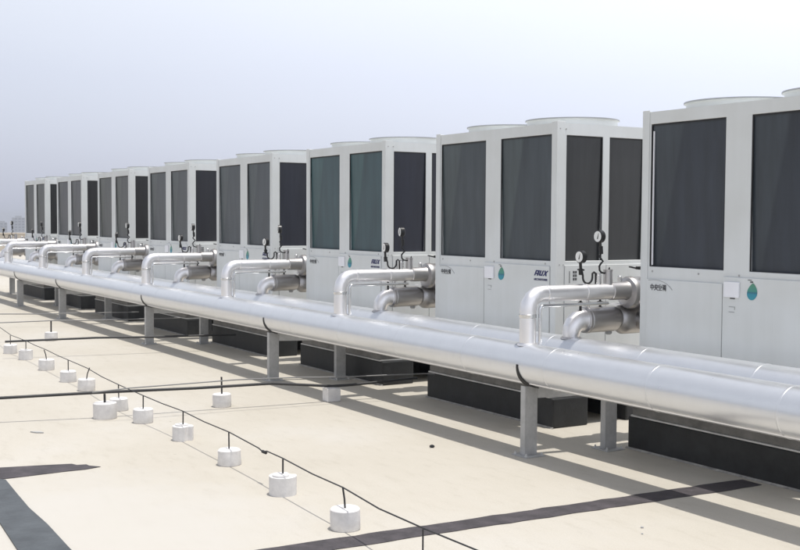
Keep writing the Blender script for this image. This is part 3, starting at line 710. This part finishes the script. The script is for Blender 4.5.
tower(-1475, 292, 14, 15, -8, 'lowest hazy block, at the very left edge of the skyline', 5, 3)

# ------------------------------------------------------------------ haze
HAZE = 0.0007
mb = MB(); mb.box(-2400, 2400, -2400, 2400, -27.2, 9.0)
hz = mb.build('haze', bpy.data.materials.new('haze_air'), smooth=0)
hm = hz.data.materials[0]; hm.use_nodes = True; nt = hm.node_tree
for n in list(nt.nodes):
    if n.type != 'OUTPUT_MATERIAL': nt.nodes.remove(n)
pv = nt.nodes.new('ShaderNodeVolumePrincipled'); pv.inputs['Color'].default_value = (0.66, 0.69, 0.75, 1); pv.inputs['Density'].default_value = HAZE; pv.inputs['Anisotropy'].default_value = 0.0
nt.links.new(pv.outputs[0], [n for n in nt.nodes if n.type == 'OUTPUT_MATERIAL'][0].inputs['Volume'])
tag(hz, kind='stuff')

# ------------------------------------------------------------------ light
sun_dir = Vector((0.09, 0.10, 1.0)).normalized()
sd = bpy.data.lights.new('sun', 'SUN'); sd.energy = 3.85; sd.angle = math.radians(0.53); sd.color = (1.0, 0.965, 0.90)
so = bpy.data.objects.new('sun', sd); COL.objects.link(so); so.rotation_euler = sun_dir.to_track_quat('Z', 'Y').to_euler(); so.location = (0, 0, 40)

w = bpy.data.worlds.new('World'); scene.world = w; w.use_nodes = True; nt = w.node_tree
for n in list(nt.nodes): nt.nodes.remove(n)
out = nt.nodes.new('ShaderNodeOutputWorld')
sky = nt.nodes.new('ShaderNodeTexSky'); sky.sky_type = 'NISHITA'; sky.sun_disc = False
sky.sun_elevation = math.asin(sun_dir.z); sky.sun_rotation = math.atan2(sun_dir.x, sun_dir.y)
sky.dust_density = 4.0; sky.air_density = 1.0; sky.ozone_density = 1.0
bg1 = nt.nodes.new('ShaderNodeBackground'); bg1.inputs[1].default_value = 0.05; nt.links.new(sky.outputs[0], bg1.inputs[0])
# thick bright overcast haze above the horizon, dull at the horizon
tc = nt.nodes.new('ShaderNodeTexCoord'); sp = nt.nodes.new('ShaderNodeSeparateXYZ'); nt.links.new(tc.outputs['Generated'], sp.inputs[0])
rp = ramp(nt, [(0.0, (0.56, 0.595, 0.72)), (0.06, (0.61, 0.645, 0.775)), (0.12, (0.68, 0.705, 0.82)), (0.18, (0.79, 0.81, 0.885)), (0.27, (0.90, 0.92, 0.97)), (0.6, (0.54, 0.565, 0.62)), (1.0, (0.40, 0.42, 0.465))])
nz = nt.nodes.new('ShaderNodeTexNoise'); nz.inputs['Scale'].default_value = 1.6; nz.inputs['Detail'].default_value = 4
mpw = nt.nodes.new('ShaderNodeMapping'); mpw.inputs['Scale'].default_value = (1, 1, 3); nt.links.new(tc.outputs['Generated'], mpw.inputs[0]); nt.links.new(mpw.outputs[0], nz.inputs['Vector'])
mm = nt.nodes.new('ShaderNodeMath'); mm.operation = 'MULTIPLY_ADD'; mm.inputs[1].default_value = 0.05; nt.links.new(nz.outputs[0], mm.inputs[0]); nt.links.new(sp.outputs[2], mm.inputs[2])
ms = nt.nodes.new('ShaderNodeMath'); ms.operation = 'SUBTRACT'; ms.inputs[1].default_value = 0.025; nt.links.new(mm.outputs[0], ms.inputs[0])
nt.links.new(ms.outputs[0], rp.inputs[0])
bg2 = nt.nodes.new('ShaderNodeBackground'); bg2.inputs[1].default_value = 1.0; dt = nt.nodes.new('ShaderNodeVectorMath'); dt.operation = 'DOT_PRODUCT'; dt.inputs[1].default_value = (0.519, 0.855, 0.0); nt.links.new(tc.outputs['Generated'], dt.inputs[0])
gl = nt.nodes.new('ShaderNodeMapRange'); gl.inputs['From Min'].default_value = -0.8; gl.inputs['From Max'].default_value = 0.6; gl.inputs['To Min'].default_value = 0.66; gl.inputs['To Max'].default_value = 1.30
nt.links.new(dt.outputs['Value'], gl.inputs[0])
vm = nt.nodes.new('ShaderNodeVectorMath'); vm.operation = 'SCALE'; nt.links.new(rp.outputs[0], vm.inputs[0]); nt.links.new(gl.outputs[0], vm.inputs['Scale'])
nt.links.new(vm.outputs[0], bg2.inputs[0])
ad = nt.nodes.new('ShaderNodeAddShader'); nt.links.new(bg1.outputs[0], ad.inputs[0]); nt.links.new(bg2.outputs[0], ad.inputs[1]); nt.links.new(ad.outputs[0], out.inputs[0])

# ------------------------------------------------------------------ camera
Rm = ((0.51897485, 0.04456989, -0.85362675), (0.85477434, -0.02110994, 0.51857034), (0.00509261, -0.99878321, -0.04905273))
cd = bpy.data.cameras.new('camera'); co = bpy.data.objects.new('camera', cd); COL.objects.link(co)
cd.sensor_fit = 'HORIZONTAL'; cd.sensor_width = 36; cd.lens = 1130.0 / 800 * 36; cd.clip_start = 0.05; cd.clip_end = 8000
co.matrix_world = Matrix(((Rm[0][0], -Rm[0][1], -Rm[0][2], 0), (Rm[1][0], -Rm[1][1], -Rm[1][2], 0), (Rm[2][0], -Rm[2][1], -Rm[2][2], 1.65), (0, 0, 0, 1)))
scene.camera = co
vs = scene.view_settings; vs.view_transform = 'Standard'; vs.look = 'None'; vs.exposure = 0; vs.gamma = 1; vs.use_curve_mapping = False
